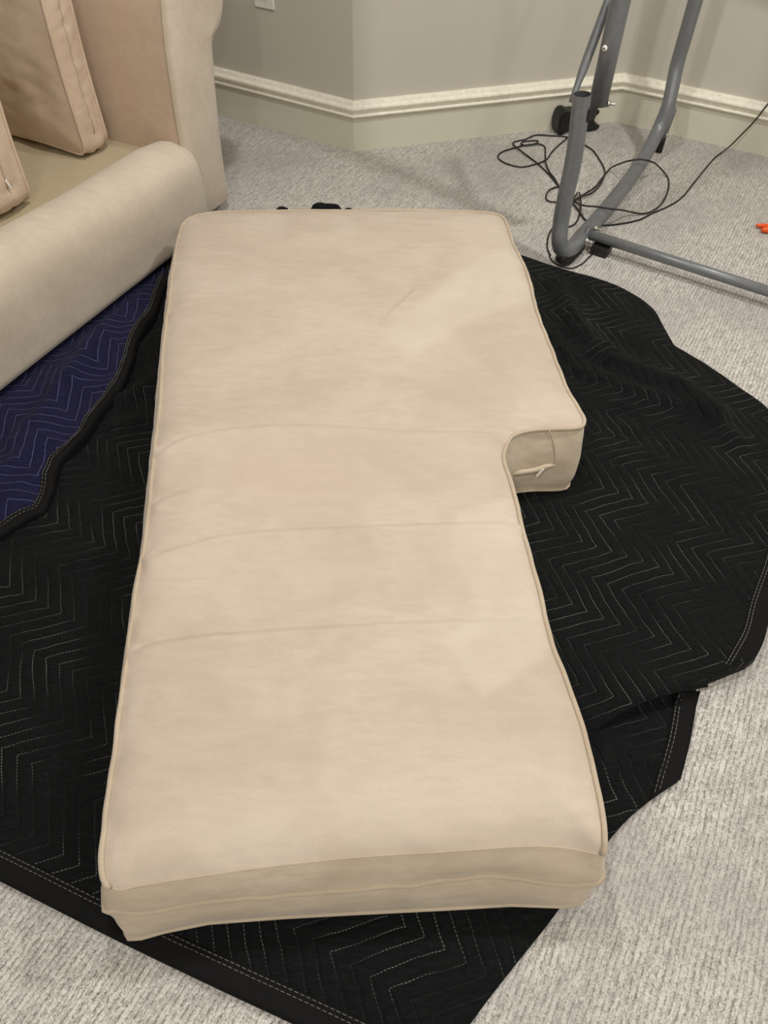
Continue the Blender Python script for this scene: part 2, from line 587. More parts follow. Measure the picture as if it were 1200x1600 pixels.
# wall outlet
oc = W1 - DL * .366 + Z * .4755 + np.array(nrms[0]) * (-BT)
t = thing('wall_outlet', 'white electrical outlet with cover plate low on the wall beside the sofa', 'outlet', oc)
nl = nrms[0]
box('cover_plate', oc + nl * .003, DL, nl, Z, .082, .007, .122, MAT['white'], t, bev=.0025)
for dz in (-.02, .02):
    rc = oc + nl * .007 + Z * dz
    r_ = box('receptacle', rc, DL, nl, Z, .034, .004, .028, MAT['white'], t, bev=.0015)
    for dx in (-.007, .007):
        box('slot', rc + nl * .002 + DL * dx + Z * .003, DL, nl, Z, .0022, .001, .009, MAT['steel_in'], r_, bev=0)
pl, pf = tube_geo([oc + nl * .0065, oc + nl * .0085], .003, 10)
mesh('screw', pl, pf, MAT['zip'], t)

# ------------------------------------------------------------------ moving blanket
def px(lst, z=0.0):
    return [P(*q[:2], q[2] if len(q) > 2 else z) for q in lst]


BZ = .007
fold_line = px([(1166, 1043), (1128, 1056), (1090, 1064), (1050, 1072), (1010, 1084), (965, 1106), (925, 1135), (895, 1165)], .03)
edge_far_right = px([(811, 398), (860, 415), (907, 432), (969, 450), (1017, 480), (1039, 516), (1053, 541)], BZ)
edge_right_lobe = px([(1053, 541), (1078, 555), (1110, 574), (1155, 606), (1200, 642), (1232, 690), (1240, 790), (1225, 880), (1204, 945), (1187, 1005), (1166, 1043)], BZ)
edge_low = px([(1090, 1066), (1085, 1095), (1073, 1160), (1058, 1222)], BZ)
edge_front_right = px([(1058, 1222), (1022, 1246), (985, 1276), (955, 1309), (917, 1362), (880, 1412), (850, 1452), (798, 1517), (744, 1587), (700, 1650), (650, 1686)], BZ)
edge_front = px([(650, 1686), (480, 1604), (334, 1536), (192, 1468), (0, 1371), (-160, 1290)], BZ)
left_pts = [np.array([-.98, .62, BZ]), np.array([-1.08, .95, BZ]), np.array([-1.15, 1.35, BZ]), np.array([-.95, 1.95, BZ]), np.array([-.72, 2.30, BZ])]
far_pts = [np.array([-.42, 2.31, BZ]), np.array([-.2, 2.33, BZ]), np.array([0, 2.30, BZ]), np.array([.2, 2.26, BZ]), np.array([.40, 2.21, BZ])]


def chain(*cs):
    out = []
    for c in cs:
        r = smooth(c, .014) if len(c) > 2 else np.array(c)
        for p in r:
            if not out or np.linalg.norm(out[-1][:2] - p[:2]) > .004: out.append(np.array(p))
    if np.linalg.norm(out[0][:2] - out[-1][:2]) < .004: out.pop()
    return np.array(out)


B_OUT = chain(edge_far_right, edge_right_lobe, edge_low, edge_front_right, edge_front, left_pts, far_pts)

CUSH_PX = [(288, 352), (300, 341), (325, 335), (380, 332), (450, 331), (600, 330), (700, 331), (765, 335), (783, 340), (791, 352),
           (798, 376), (811, 402), (824, 434), (838, 490), (858, 540), (881, 600), (903, 640), (911, 657), (908, 666),
           (893, 669), (850, 670), (817, 674), (799, 683), (788, 699), (786, 718), (794, 746), (805, 785), (815, 830), (827, 872),
           (838, 915), (847, 952), (858, 1000), (880, 1058), (905, 1128), (922, 1192), (936, 1260), (943, 1312), (940, 1334, .165),
           (915, 1330, .16), (880, 1324, .16), (820, 1322, .16), (700, 1330, .16), (560, 1339, .16), (400, 1356, .16), (290, 1372, .16), (215, 1384, .16),
           (182, 1390, .162), (167, 1378, .17), (162, 1345), (166, 1290), (180, 1190), (194, 1080), (205, 1000), (214, 930), (225, 870), (235, 800), (243, 710), (252, 630),
           (257, 550), (266, 470), (274, 405)]
ZS = .18
C_CTRL = px(CUSH_PX, ZS)
C_OUT = smooth(C_CTRL, .010, closed=True)

SOFA_A = np.array([-.559, 2.444, 0.0])
E1 = np.array([-.4360, -.8999, 0.0]); EY = np.array([-.8999, .4360, 0.0])


def sofa_w(x, y, z): return SOFA_A + E1 * x + EY * y + Z * z


# outline of the folded-over navy flap
flap_edge = px([(262, 425, .03), (252, 452, .03), (238, 492, .032), (216, 527, .03), (206, 562, .03), (183, 610, .03), (152, 650, .03), (128, 686, .03), (100, 710, .03), (93, 716, .03),
                (90, 722, .03), (86, 738, .03), (77, 768, .03), (62, 796, .03), (40, 806, .03), (0, 832, .03), (-80, 868, .03)])
fe = smooth(flap_edge, .012)
inner = [sofa_w(1.62, -.02, 0), sofa_w(1.4, .04, 0), sofa_w(1.0, .05, 0), sofa_w(.6, .05, 0), sofa_w(.36, .03, 0)]
F_OUT = np.vstack([fe[:, :2], smooth(inner, .02)[:, :2]])

ridges = [  # (pixels, amplitude, width)
    ([(868, 445), (890, 492), (925, 540), (980, 578), (1060, 606), (1120, 648)], .030, .034),
    ([(850, 520), (905, 575), (985, 612), (1085, 640), (1150, 690)], .016, .026),
    ([(880, 400), (940, 455), (1000, 520)], .008, .05),
    ([(905, 690), (1000, 720), (1110, 760)], .006, .05),
    ([(1000, 900), (1100, 1000), (1150, 1040)], .010, .06),
    ([(185, 632), (225, 612), (262, 590)], .022, .022),
    ([(180, 668), (225, 655), (258, 650)], .014, .02),
    ([(205, 560), (240, 530), (268, 505)], .016, .022),
    ([(0, 905), (100, 880), (215, 850)], .006, .04),
    ([(930, 1190), (1000, 1180), (1060, 1150)], .006, .03),
    ([(895, 1215), (960, 1200), (1020, 1185)], .006, .015),
]
humps = [((440, 323), .075, .035), ((500, 318), .085, .045), ((520, 319), .082, .04), ((545, 323), .072, .03)]


def blanket_z(v):
    v = np.asarray(v)[:, :2]
    z = np.full(len(v), BZ)
    crump = np.array([nz(x, y, 3.1, 9) * .5 + nz(x, y, 8.2, 24) * .22 + nz(x * .6, y, 1.7, 55) * .12 for x, y in v])
    big = sstep(-.25, .5, np.array([nz(x, y, 5.5, 2.6) for x, y in v]))
    z += .013 * (crump * .65 + .28) * (.35 + .9 * big)
    for (c_, rad, a_) in (((890, 530), .19, 1.0), ((990, 625), .18, .8), ((965, 1190), .16, .7), ((215, 600), .16, .9), ((130, 850), .14, .5), ((1010, 740), .25, .35)):
        p_ = P(*c_, .01)[:2]
        m_ = np.exp(-(((v - p_) ** 2).sum(1)) / rad ** 2) * a_
        on_ = m_ > .02
        cr_ = np.zeros(len(v))
        cr_[on_] = [(1 - abs(nz(x + .3 * y, y - .2 * x, 11.3, 15)) * 2.2) * .009 + (1 - abs(nz(x, y * 1.5, 4.4, 34)) * 2.2) * .0045 for x, y in v[on_]]
        z += np.maximum(cr_, -.004) * m_
    for pts, amp, wd in ridges:
        pl = smooth(px(pts, .01), .02)
        d = seg_dist(v, pl, False)
        z += amp * np.exp(-(d / wd) ** 2)
    hp = np.zeros(len(v))
    for (q, hz, wd) in humps:
        c = P(*q, hz)
        d = np.hypot(v[:, 0] - c[0], v[:, 1] - c[1])
        hp = np.maximum(hp, hz * np.exp(-(d / wd) ** 4))
    z = np.maximum(z, hp)
    # flatten below the flap, the cushion and the sofa
    z = np.where(inside(v, F_OUT) | (seg_dist(v, fe, False) < .006), np.minimum(z, .0085), z)
    ins = inside(v, C_OUT); dc = seg_dist(v, C_OUT)
    lowo = C_OUT[:, :2] + np.array([-.003, -.036])
    dc = np.where(inside(v, lowo), 0, np.minimum(dc, seg_dist(v, lowo)))
    z = np.where(ins, np.minimum(z, .007 + .02 * np.exp(-dc / .02) * 0), z)
    near = np.where(ins, 0.0, dc)
    z = np.minimum(z, .0078 + np.maximum(near - .028, 0) * .9)
    z = np.maximum(z, np.where(ins, 0, hp))
    q = v - SOFA_A[:2]
    sy = q @ EY[:2]; sx = q @ E1[:2]
    z = np.where((sy > -.10) & (sx > -.02), np.minimum(z, .0075 + np.clip(-sy - .06, 0, 1) * .5), z)
    return z


FS = smooth(fold_line, .010)
FS2 = FS.copy()
tan = np.gradient(FS[:, :2], axis=0); tan /= np.linalg.norm(tan, axis=1)[:, None]
fn_ = np.stack([-tan[:, 1], tan[:, 0]], 1)
if fn_[5] @ np.array([0, 1]) > 0: fn_ = -fn_
FS2[:, :2] += fn_ * .006                                   # lower lip, towards the camera
FS_in = FS[3:-1]; FS2_in = FS2[3:-1]
bl = thing('moving_blanket', 'black quilted moving blanket spread on the carpet, navy side folded over by the sofa', 'blanket', (0.1, 1.2, 0))
v2, f2 = fill(B_OUT, .0105, extra=[FS_in, FS2_in])
z = blanket_z(v2)
# the overlapping fold: upper layer stands proud of the lower one
d_hi = seg_dist(v2, FS, False)
rel = np.zeros(len(v2)); t_al = np.zeros(len(v2))
for i in range(len(v2)):
    k = np.argmin(((FS[:, :2] - v2[i]) ** 2).sum(1))
    rel[i] = (v2[i] - FS[k, :2]) @ fn_[k]; t_al[i] = k / (len(FS) - 1)
amp = .042 * (1 - sstep(.55, 1.0, t_al)) * np.exp(-np.maximum(d_hi - .0, 0) / .10)
z = np.where(rel <= .002, np.maximum(z, amp + .5 * (z - BZ)), np.minimum(z, np.where(d_hi < .03, .006, z)))
TOP = np.c_[v2, z]
TOP0 = TOP.copy()
for i in range(len(TOP)):                                  # the upper layer hangs over the lower one
    if d_hi[i] < .012 and rel[i] <= .002:
        k = np.argmin(((FS[:, :2] - v2[i]) ** 2).sum(1))
        TOP[i, :2] += fn_[k] * (.022 * (1 - t_al[i] ** 2) * (1 - d_hi[i] / .012))
bo = B_OUT.copy(); bz = z[:len(bo)]
nv = len(TOP)
V = np.vstack([TOP, np.c_[TOP[:len(bo), :2], np.full(len(bo), .0008)]])
F = list(f2) + [(i, (i + 1) % len(bo), nv + (i + 1) % len(bo), nv + i) for i in range(len(bo))]
mesh('black_face', V, F, MAT['black'], bl)


from mathutils.kdtree import KDTree
KD = KDTree(len(TOP))
for i, q in enumerate(TOP): KD.insert((q[0], q[1], 0), i)
KD.balance()


def zlook(p):
    """blanket height near plan points"""
    out = []
    for q in np.asarray(p):
        r_ = KD.find_n((q[0], q[1], 0), 4)
        w_ = [1 / (d * d + 1e-6) for _, _, d in r_]
        out.append(sum(TOP[i, 2] * k for (_, i, _), k in zip(r_, w_)) / sum(w_))
    return np.array(out)


def swing(e, nn, end_to, width):
    """turn the last cross-sections so that the strip ends along a given direction"""
    if end_to is None: return nn
    d = np.array(end_to)[:2] - e[-1, :2]; d /= np.linalg.norm(d)
    d = d / max(d @ nn[-1], .35)
    L = np.r_[0, np.cumsum(np.linalg.norm(np.diff(e[:, :2], axis=0), axis=1))]
    w_ = sstep(L[-1] - width * 1.2, L[-1], L)[:, None]
    return nn * (1 - w_) + d[None] * w_


def ribbon(name, edge, width, side, zf, mat, parent, lift=.003, end_to=None):
    e = smooth(edge, .012)
    tg = np.gradient(e[:, :2], axis=0); tg /= np.linalg.norm(tg, axis=1)[:, None]
    nn = np.stack([-tg[:, 1], tg[:, 0]], 1) * side
    nn = swing(e, nn, end_to, width)
    cols = [(-.0045, None), (-.0042, .6), (-.0025, 1), (.004, 1), (width * .5, 1), (width - .002, 1), (width, .0)]
    V = []; F = []
    for (o, h) in cols:
        q = e[:, :2] + nn * o
        zz = zf(q) if h is not None else None
        zz = np.full(len(q), .0006) if h is None else (zz * (h if h == .6 else 1) + lift * (1 if h else .2))
        V += list(np.c_[q, zz])
    m = len(e)
    for c in range(len(cols) - 1):
        for i in range(m - 1):
            F.append((c * m + i, c * m + i + 1, (c + 1) * m + i + 1, (c + 1) * m + i))
    b = mesh(name, V, F, mat, parent)
    # two rows of stitches
    SV = []; SF = []
    ef = smooth(edge, .003)
    tg = np.gradient(ef[:, :2], axis=0); tg /= np.linalg.norm(tg, axis=1)[:, None]
    nn = np.stack([-tg[:, 1], tg[:, 0]], 1) * side
    nn = swing(ef, nn, end_to, width)
    for off in (width - .004, width - .0105):
        q = ef[:, :2] + nn * off
        zz = zf(q) + lift + .0006
        L = np.r_[0, np.cumsum(np.linalg.norm(np.diff(q, axis=0), axis=1))]
        s = .004
        while s < L[-1] - .01:
            pa = np.array([np.interp(x, L, q[:, 0]) for x in (s, s + .0062)])
            pb = np.array([np.interp(x, L, q[:, 1]) for x in (s, s + .0062)])
            pc = np.array([np.interp(x, L, zz) for x in (s, s + .0062)])
            tv, tf = tube_geo(np.c_[pa, pb, pc], .00055, 4, base=len(SV))
            SV += tv; SF += tf; s += .0095
    so = mesh('stitching', SV, SF, MAT['stitch'], b, fixn=False)
    so['kind'] = 'stuff'
    return b


ribbon('binding', edge_front, .036, -1, zlook, MAT['binding'], bl)
ribbon('binding', edge_right_lobe[5:], .040, -1, zlook, MAT['binding'], bl, end_to=P(1110, 1062, BZ))
ribbon('binding', px([(1087, 1086), (1084, 1102), (1073, 1160), (1058, 1222)], BZ), .036, -1, lambda q: np.minimum(zlook(q) + .001, .022), MAT['binding'], bl, end_to=P(1010, 1254, BZ))

# folded-over navy flap beside the sofa
fl_ridges = [([(-20, 760), (50, 690), (82, 640), (105, 580), (140, 535), (185, 470)], .022, .042),
             ([(20, 690), (80, 625), (150, 540)], .012, .02),
             ([(120, 690), (165, 615), (200, 545), (222, 490)], .012, .03),
             ([(0, 800), (30, 760), (60, 740)], .014, .03)]


def flap_z(v):
    v = np.asarray(v)[:, :2]
    d = seg_dist(v, fe, False)
    z = .020 + .010 * (1 - np.exp(-d / .05)) + .006 * np.exp(-(d / .012) ** 2)
    z += np.array([.008 * nz(x, y, 2.2, 13) + .004 * nz(x, y, 9.2, 30) for x, y in v])
    for pts, amp, wd in fl_ridges:
        z += amp * np.exp(-(seg_dist(v, smooth(px(pts, .04), .02), False) / wd) ** 2)
    q = v - SOFA_A[:2]; sy = q @ EY[:2]
    z = np.where(sy > -.12, np.minimum(z, .012 + np.clip(-sy - .062, 0, 1) * .75), z)
    return np.maximum(z, .0115)


v3, f3 = fill(F_OUT, .0105)
z3 = flap_z(v3)
T3 = np.c_[v3, z3]; m3 = len(F_OUT)
V = np.vstack([T3, np.c_[F_OUT, np.maximum(z3[:m3] - .013, .009)]])
F = list(f3) + [(i, (i + 1) % m3, len(T3) + (i + 1) % m3, len(T3) + i) for i in range(m3)]
nf = mesh('navy_flap', V, F, MAT['navy'], bl)
nf['label'] = 'navy blue quilted underside folded over'
ribbon('binding', flap_edge, .026, -1, flap_z, MAT['binding'], bl)

# ------------------------------------------------------------------ chaise cushion
cu = thing('chaise_cushion', 'long beige suede chaise cushion with a notched side lying on the black blanket', 'cushion', (-.03, 1.15, 0.01))
vt, ft = fill(C_OUT, .0075)
db = seg_dist(vt, C_OUT)
mO = len(C_OUT)
# seam height over the plan: nearest outline point
near = np.array([np.argmin(((C_OUT[:, :2] - p) ** 2).sum(1)) for p in vt])
zs = np.zeros(len(vt))
for i0 in range(0, len(vt), 4000):
    dd = ((vt[i0:i0 + 4000, None, :] - C_OUT[None, :, :2]) ** 2).sum(2) + 1e-5
    ww = dd ** -1.6
    zs[i0:i0 + 4000] = (ww * C_OUT[None, :, 2]).sum(1) / ww.sum(1)
wgt = np.exp(-db / .06)
zt = zs * wgt + ZS * (1 - wgt) + .022 * (1 - np.exp(-(db / .030)))
# slack cloth: low swells, creases and puckers along the seam
zt += np.array([.0035 * nz(x, y, 0, 2.2) + .0016 * nz(x * .7, y * 1.6, 4, 9) for x, y in vt]) * (1 - np.exp(-db / .03))
creases = [([(252, 695), (290, 681), (350, 670), (420, 663), (520, 664), (640, 671), (780, 672)], .0045, .006, .55),
           ([(246, 775), (280, 766), (335, 757)], .003, .006, 1),
           ([(240, 862), (290, 849), (345, 836), (400, 829), (480, 824), (570, 820), (680, 816), (800, 811)], .0055, .006, .5),
           ([(212, 1006), (260, 997), (330, 989), (430, 982), (560, 974), (680, 968), (800, 965)], .004, .006, .5),
           ([(640, 455), (615, 478), (590, 505)], .002, .006, .8),
           ([(640, 386), (700, 384)], .002, .008, .8),
           ([(560, 1090), (680, 1072), (760, 1068)], .0015, .012, .5)]
for pts, a_, wd, fall in creases:
    pl = smooth(px(pts, .2), .01)
    d = seg_dist(vt, pl, False)
    k = np.array([np.argmin(((pl[:, :2] - p) ** 2).sum(1)) for p in vt]) / (len(pl) - 1)
    side = vt[:, 1] - np.array([pl[int(q * (len(pl) - 1)), 1] for q in k])
    st = (1 - fall * k)
    a_ = a_ * 2.0
    zt += -a_ * st * np.exp(-(d / wd) ** 2) + a_ * .9 * st * np.exp(-((d - .016) / .014) ** 2) * (side < 0)
arc = np.arange(mO) * .010
puck = np.array([nz(a * 22, 1.3, 0) for a in arc]); puck2 = np.array([nz(a * 6, 4.3, 0) for a in arc])
zt += .0035 * puck[near] * np.exp(-((db - .014) / .014) ** 2) * (db > .001)
TV = np.c_[vt, zt]
tp = mesh('top_panel', TV, ft, MAT['suede'], cu)
# brushed nap patches: (r lighter, g rosy, b darker)
def patch(poly, soft=.012):
    pl = np.array(px(poly, .2))
    d = seg_dist(vt, pl); s = np.where(inside(vt, pl), d, -d)
    return sstep(-soft, soft, s)


def blob(c, r, ang=0):
    p = P(*c, .2)[:2]; q = vt - p
    return np.exp(-((q[:, 0] / r[0]) ** 2 + (q[:, 1] / r[1]) ** 2))


rag = np.array([nz(x, y, 6.6, 26) for x, y in vt]) * .5 + .5
r = np.zeros(len(vt)); g = np.zeros(len(vt)); b = np.zeros(len(vt))
r = np.maximum(r, patch([(600, 520), (700, 435), (800, 383), (835, 462), (700, 520), (640, 560)], .02) * .9)
r = np.maximum(r, patch([(712, 800), (800, 775), (830, 880), (862, 1000), (845, 1030), (790, 1068), (755, 1092), (688, 1000), (748, 955), (705, 870)], .012) * .85)
r = np.maximum(r, patch([(880, 1180), (930, 1300), (780, 1300), (300, 1330), (250, 1280), (600, 1230)], .06) * .5)
r = np.maximum(r, blob((480, 900), (.25, .05)) * .5)
g = np.maximum(g, blob((430, 740), (.20, .10)) * .9); g = np.maximum(g, blob((245, 960), (.06, .08)) * .9); g = np.maximum(g, blob((330, 860), (.09, .06)) * .7)
b = np.maximum(b, patch([(700, 540), (835, 475), (890, 610), (720, 640), (600, 600)], .025) * .6)
b = np.maximum(b, patch([(560, 830), (745, 830), (745, 930), (480, 950)], .03) * .4)
b = np.maximum(b, patch([(480, 1090), (640, 1030), (750, 1100), (720, 1180), (480, 1200)], .05) * .35)
b = np.maximum(b, patch([(590, 680), (740, 690), (740, 770), (560, 780)], .03) * .5)
ca = tp.data.color_attributes.new('nap', 'FLOAT_COLOR', 'POINT')
buf = np.ones((len(vt), 4)); buf[:, 0] = r * (.55 + .45 * rag); buf[:, 1] = g * (.5 + .5 * rag); buf[:, 2] = b * (.5 + .5 * rag)
ca.data.foreach_set('color', buf.ravel())

# boxing (side band)
tg = np.roll(C_OUT[:, :2], -1, 0) - np.roll(C_OUT[:, :2], 1, 0); tg /= np.linalg.norm(tg, axis=1)[:, None]
on = np.stack([tg[:, 1], -tg[:, 0]], 1)
cen = C_OUT[:, :2].mean(0)
if not inside((C_OUT[:1, :2] - on[:1] * .01), C_OUT)[0]: on = -on
frontness = np.clip(-on[:, 1], 0, 1) ** 2 * (C_OUT[:, 1] < .6)
SHEAR = np.array([-.003, -.034]); BOT = .0165
NB = 18
mid_px = np.array(px([(150, 1400), (166, 1409), (180, 1422), (210, 1427), (300, 1412), (420, 1398), (560, 1386), (640, 1381), (700, 1372), (760, 1369), (830, 1377), (890, 1381), (925, 1378), (950, 1370)], .095))
bot_px = np.array(px([(170, 1462), (200, 1467), (225, 1465), (260, 1455), (330, 1441), (450, 1432), (560, 1426), (700, 1419), (800, 1413), (890, 1416), (930, 1405), (960, 1390)], BOT))
rows = []
xs_ = C_OUT[:, 0]
fmid = np.clip((xs_ + .37) / .69, 0, 1)
for j in range(NB + 1):
    k = j / NB
    bul = .013 * math.sin(math.pi * min(k * 1.05, 1)) ** .7 + np.clip(-on[:, 0], 0, 1) ** 2 * .013 * math.sin(math.pi * k) ** .45 * sstep(.32, .7, C_OUT[:, 1])
    bul_f = .010 * math.sin(math.pi * k) + .012 * math.exp(-((k - .45) / .12) ** 2)
    off = bul * (1 - frontness) + bul_f * frontness
    wr = np.array([nz(a * 9, k * 3, 7.7) for a in arc]) * .0050 + np.array([nz(a * 24, k * 2, 2.7) for a in arc]) * .0022
    wr = wr + np.array([nz(a * 16, 3.3 + k * 1.5, 9.1) for a in arc]) * .003 * frontness
    off = off + wr * math.sin(math.pi * k)
    p = C_OUT[:, :2] + on * off[:, None] + SHEAR * k
    my = np.interp(xs_, mid_px[:, 0], mid_px[:, 1]); by = np.interp(xs_, bot_px[:, 0], bot_px[:, 1])
    KM = .44
    fy = np.where(k <= KM, C_OUT[:, 1] + (my - C_OUT[:, 1]) * (k / KM), my + (by - my) * ((k - KM) / (1 - KM)))
    fy = fy - .006 * math.sin(math.pi * min(1, k / KM)) * (k <= KM) - .006 * math.sin(math.pi * max(0, (k - KM) / (1 - KM))) - wr * math.sin(math.pi * k)
    fwt = sstep(.25, .8, frontness)
    p[:, 1] = p[:, 1] * (1 - fwt) + fy * fwt
    zz = C_OUT[:, 2] * (1 - k) + BOT * k
    rows.append(np.c_[p, zz])
V = np.vstack(rows); F = []
for j in range(NB):
    for i in range(mO):
        l = (i + 1) % mO
        F.append((j * mO + i, j * mO + l, (j + 1) * mO + l, (j + 1) * mO + i))
mesh('boxing', V, F, MAT['suede_side'], cu)
vb, fb = fill(rows[-1], .05)
mesh('bottom_panel', np.c_[vb, np.full(len(vb), BOT)], fb, MAT['suede_side'], cu)
isfront = (frontness > .5) & (C_OUT[:, 1] < .36)
idx = [i for i in range(mO) if not ((frontness[i] > .9) and C_OUT[i, 1] < .36)]
# order the welt from the right front corner round to the left front corner
brk = [k for k in range(len(idx)) if (idx[k] - idx[k - 1]) % mO != 1]
if brk: idx = idx[brk[0]:] + idx[:brk[0]]
wz = lambda i: np.array([0, 0, .0015 + .002 * puck2[i]])
welt = [np.r_[C_OUT[i, :2] + on[i] * (.002 + .0022 * puck[i]), C_OUT[i, 2]] + wz(i) for i in idx]
tube('piping', smooth(welt, .008), .0046, MAT['pipe'], cu, n=8)
fidx = [i for i in range(mO) if isfront[i]]
brk = [k for k in range(len(fidx)) if (fidx[k] - fidx[k - 1]) % mO != 1]
if brk: fidx = fidx[brk[0]:] + fidx[:brk[0]]
tube('front_seam', [C_OUT[i] + np.r_[on[i] * .0006, 0] for i in fidx], .0014, MAT['pipe'], cu, n=6)
# ridge across the front and the lower welt
kk = int(round(.44 * NB))
ext = [(fidx[0] - j) % mO for j in range(4, 0, -1)] + fidx + [(fidx[-1] + j) % mO for j in range(1, 5)]
ridge_path = [rows[kk][i] + np.r_[on[i] * .0005, 0] for i in ext]
tube('front_piping', smooth(ridge_path, .008), .0042, MAT['pipe'], cu, n=8)
tube('bottom_piping', [rows[-1][i] + np.r_[on[i] * .001, .001] for i in range(0, mO)], .0030, MAT['pipe'], cu, n=8, closed=True)
# zipper on the notch face
n0 = P(825, 674, ZS); n1 = P(903, 667, ZS)
ex = (n1 - n0); ex /= np.linalg.norm(ex)
dn = np.array([SHEAR[0], SHEAR[1], BOT - ZS]); dn /= np.linalg.norm(dn)
fnm = np.cross(ex, dn); fnm /= np.linalg.norm(fnm)
if fnm[1] > 0: fnm = -fnm
pl0 = n0 + fnm * .0125


def face(u, v, o=0.0): return onplane(u, v, pl0, fnm) + fnm * o


zp = smooth([face(798, 741, .0), face(812, 737, .003), (face(835, 733, .0035)), face(855, 727, .003), face(866, 727, 0)], .006)
tube('zipper_flap', zp, np.interp(np.linspace(0, 1, len(zp)), [0, .2, .8, 1], [.004, .0065, .006, .003]), MAT['pipe'], cu, n=8)
zp2 = smooth([face(858, 673, .0), face(864, 690, .001), face(867, 710, .001), face(866, 728, 0)], .006)
tube('seam', zp2, .0016, MAT['pipe'], cu, n=6)
pa, pb = face(837, 739, .011), face(846, 729, .011)
ax = (pb - pa); ln = np.linalg.norm(ax); ax /= ln
ay = np.cross(fnm, ax)
box('zipper_pull', (pa + pb) / 2, ax, ay, fnm, ln * 1.15, .0052, .0022, MAT['zip'], cu, bev=.0008)

# ------------------------------------------------------------------ sofa
so = thing('sofa', 'beige suede sofa with rolled arm and exposed seat deck, at the left', 'sofa', SOFA_A + E1 * 1.0 + EY * .4)
SL = 2.05                                            # along x from the far arm to the near arm
arm_o = [(.004, .03), (.002, .2), (-.012, .36), (-.022, .44), (-.034, .505), (-.05, .522), (-.082, .535), (-.108, .57), (-.122, .625), (-.118, .69), (-.088, .75), (-.035, .783),
         (.03, .78), (.088, .748), (.126, .70), (.143, .645), (.158, .56), (.170, .42), (.175, .29), (.168, .15), (.160, .03)]
ao = smooth([np.array(p) for p in arm_o], .015)


def arm_at(x0, sgn, root):
    prism('arm', [tuple(p) for p in ao], .90, lambda a, b_, c: sofa_w(x0 + sgn * a, c + .012, b_), MAT['arm'], root, shade=False)
    # padded front panel
    inset = ao - ao.mean(0)
    V = []; F = []; m = len(ao); rings = [(1.0, .014), (.995, .002), (.97, -.008), (.90, -.014), (.6, -.018), (.2, -.019)]
    cx = np.array([.07, .45])
    for s_, yy in rings:
        for p in ao:
            q = np.array([cx[0] + (p[0] - cx[0]) * s_, cx[1] + (p[1] - cx[1]) * (1 - (1 - s_) * .35)])
            V.append(sofa_w(x0 + sgn * q[0], yy, q[1]))
    for j in range(len(rings) - 1):
        for i in range(m):
            l = (i + 1) % m
            F.append((j * m + i, j * m + l, (j + 1) * m + l, (j + 1) * m + i))
    F.append(tuple((len(rings) - 1) * m + i for i in range(m)))
    mesh('arm_front', V, F, MAT['sofa'], root)
    tube('arm_piping', [sofa_w(x0 + sgn * p[0], .004, p[1]) for p in ao[6:]], .0048, MAT['pipe'], root, n=8)


arm_at(0, 1, so)
arm_at(SL + .17, -1, so)
prof = [(-.050, .026), (-.058, .034), (-.061, .08), (-.062, .16), (-.058, .225), (-.046, .268), (-.022, .298), (.010, .315), (.04, .320), (.07, .312), (.095, .288), (.108, .25), (.112, .20), (.112, .028)]
pr = smooth([np.array(p) for p in prof], .012)
xsr = np.r_[np.array([.156, .158, .162, .169, .179, .195, .215, .24]), np.linspace(.28, SL - .09, 60), np.array([SL - .05, SL - .02, SL - .0, SL + .01])]
V = []; F = []
for x in xsr:
    e_ = min(x - .156, SL + .01 - x); sc = min(1, (max(e_, 0) / .045)) ; sc = math.sqrt(1 - (1 - sc) ** 2) if sc < 1 else 1
    for (yy, zz) in pr:
        y2 = .04 + (yy - .04) * (.62 + .38 * sc) if yy < .04 else yy
        crest = np.interp(x, [.156, .20, .30, .60, .90, 2.0], [.272, .290, .304, .306, .322, .322])
        z2 = zz if zz < .2 else .2 + (zz - .2) * ((crest - .2) / .12)
        wv = .0035 * nz(x * 3, zz * 6, 1.2) + .002 * nz(x * 9, zz * 9, 5)
        V.append(sofa_w(x, y2 - wv, z2 + wv * .6))
m = len(pr)
for j in range(len(xsr) - 1):
    for i in range(m - 1):
        F.append((j * m + i, j * m + i + 1, (j + 1) * m + i + 1, (j + 1) * m + i))
F.append(tuple(range(m))); F.append(tuple((len(xsr) - 1) * m + i for i in range(m)))
mesh('front_rail', V, F, MAT['sofa'], so)
V = []; F = []
gx = np.linspace(.165, SL, 50); gy = np.linspace(.09, .80, 20)
for x in gx:
    for y in gy:
        V.append(sofa_w(x, y, .238 - .008 * math.sin(math.pi * (y - .09) / .71) + .002 * nz(x * 5, y * 5, 3)))
for i in range(49):
    for j in range(19):
        F.append((i * 20 + j, i * 20 + j + 1, (i + 1) * 20 + j + 1, (i + 1) * 20 + j))
mesh('seat_deck', V, F, MAT['deck'], so)
back_o = [(.72, .2), (.70, .45), (.71, .70), (.76, .79), (.85, .81), (.92, .77), (.935, .6), (.935, .03), (.80, .03)]
prism('backrest', back_o, SL - .16, lambda a, b_, c: sofa_w(.165 + c, a, b_), MAT['arm'], so, bev=.02)
prism('base_frame', [(.02, .028), (.78, .028), (.78, .20), (.02, .20)], SL - .16, lambda a, b_, c: sofa_w(.165 + c, a, b_), MAT['deck'], so)
for (x, y) in ((.08, .08), (SL + .09, .08), (.08, .84), (SL + .09, .84)):
    tube('foot', [sofa_w(x, y, .0), sofa_w(x, y, .034)], [.02, .028], MAT['plastic'], so, n=14)


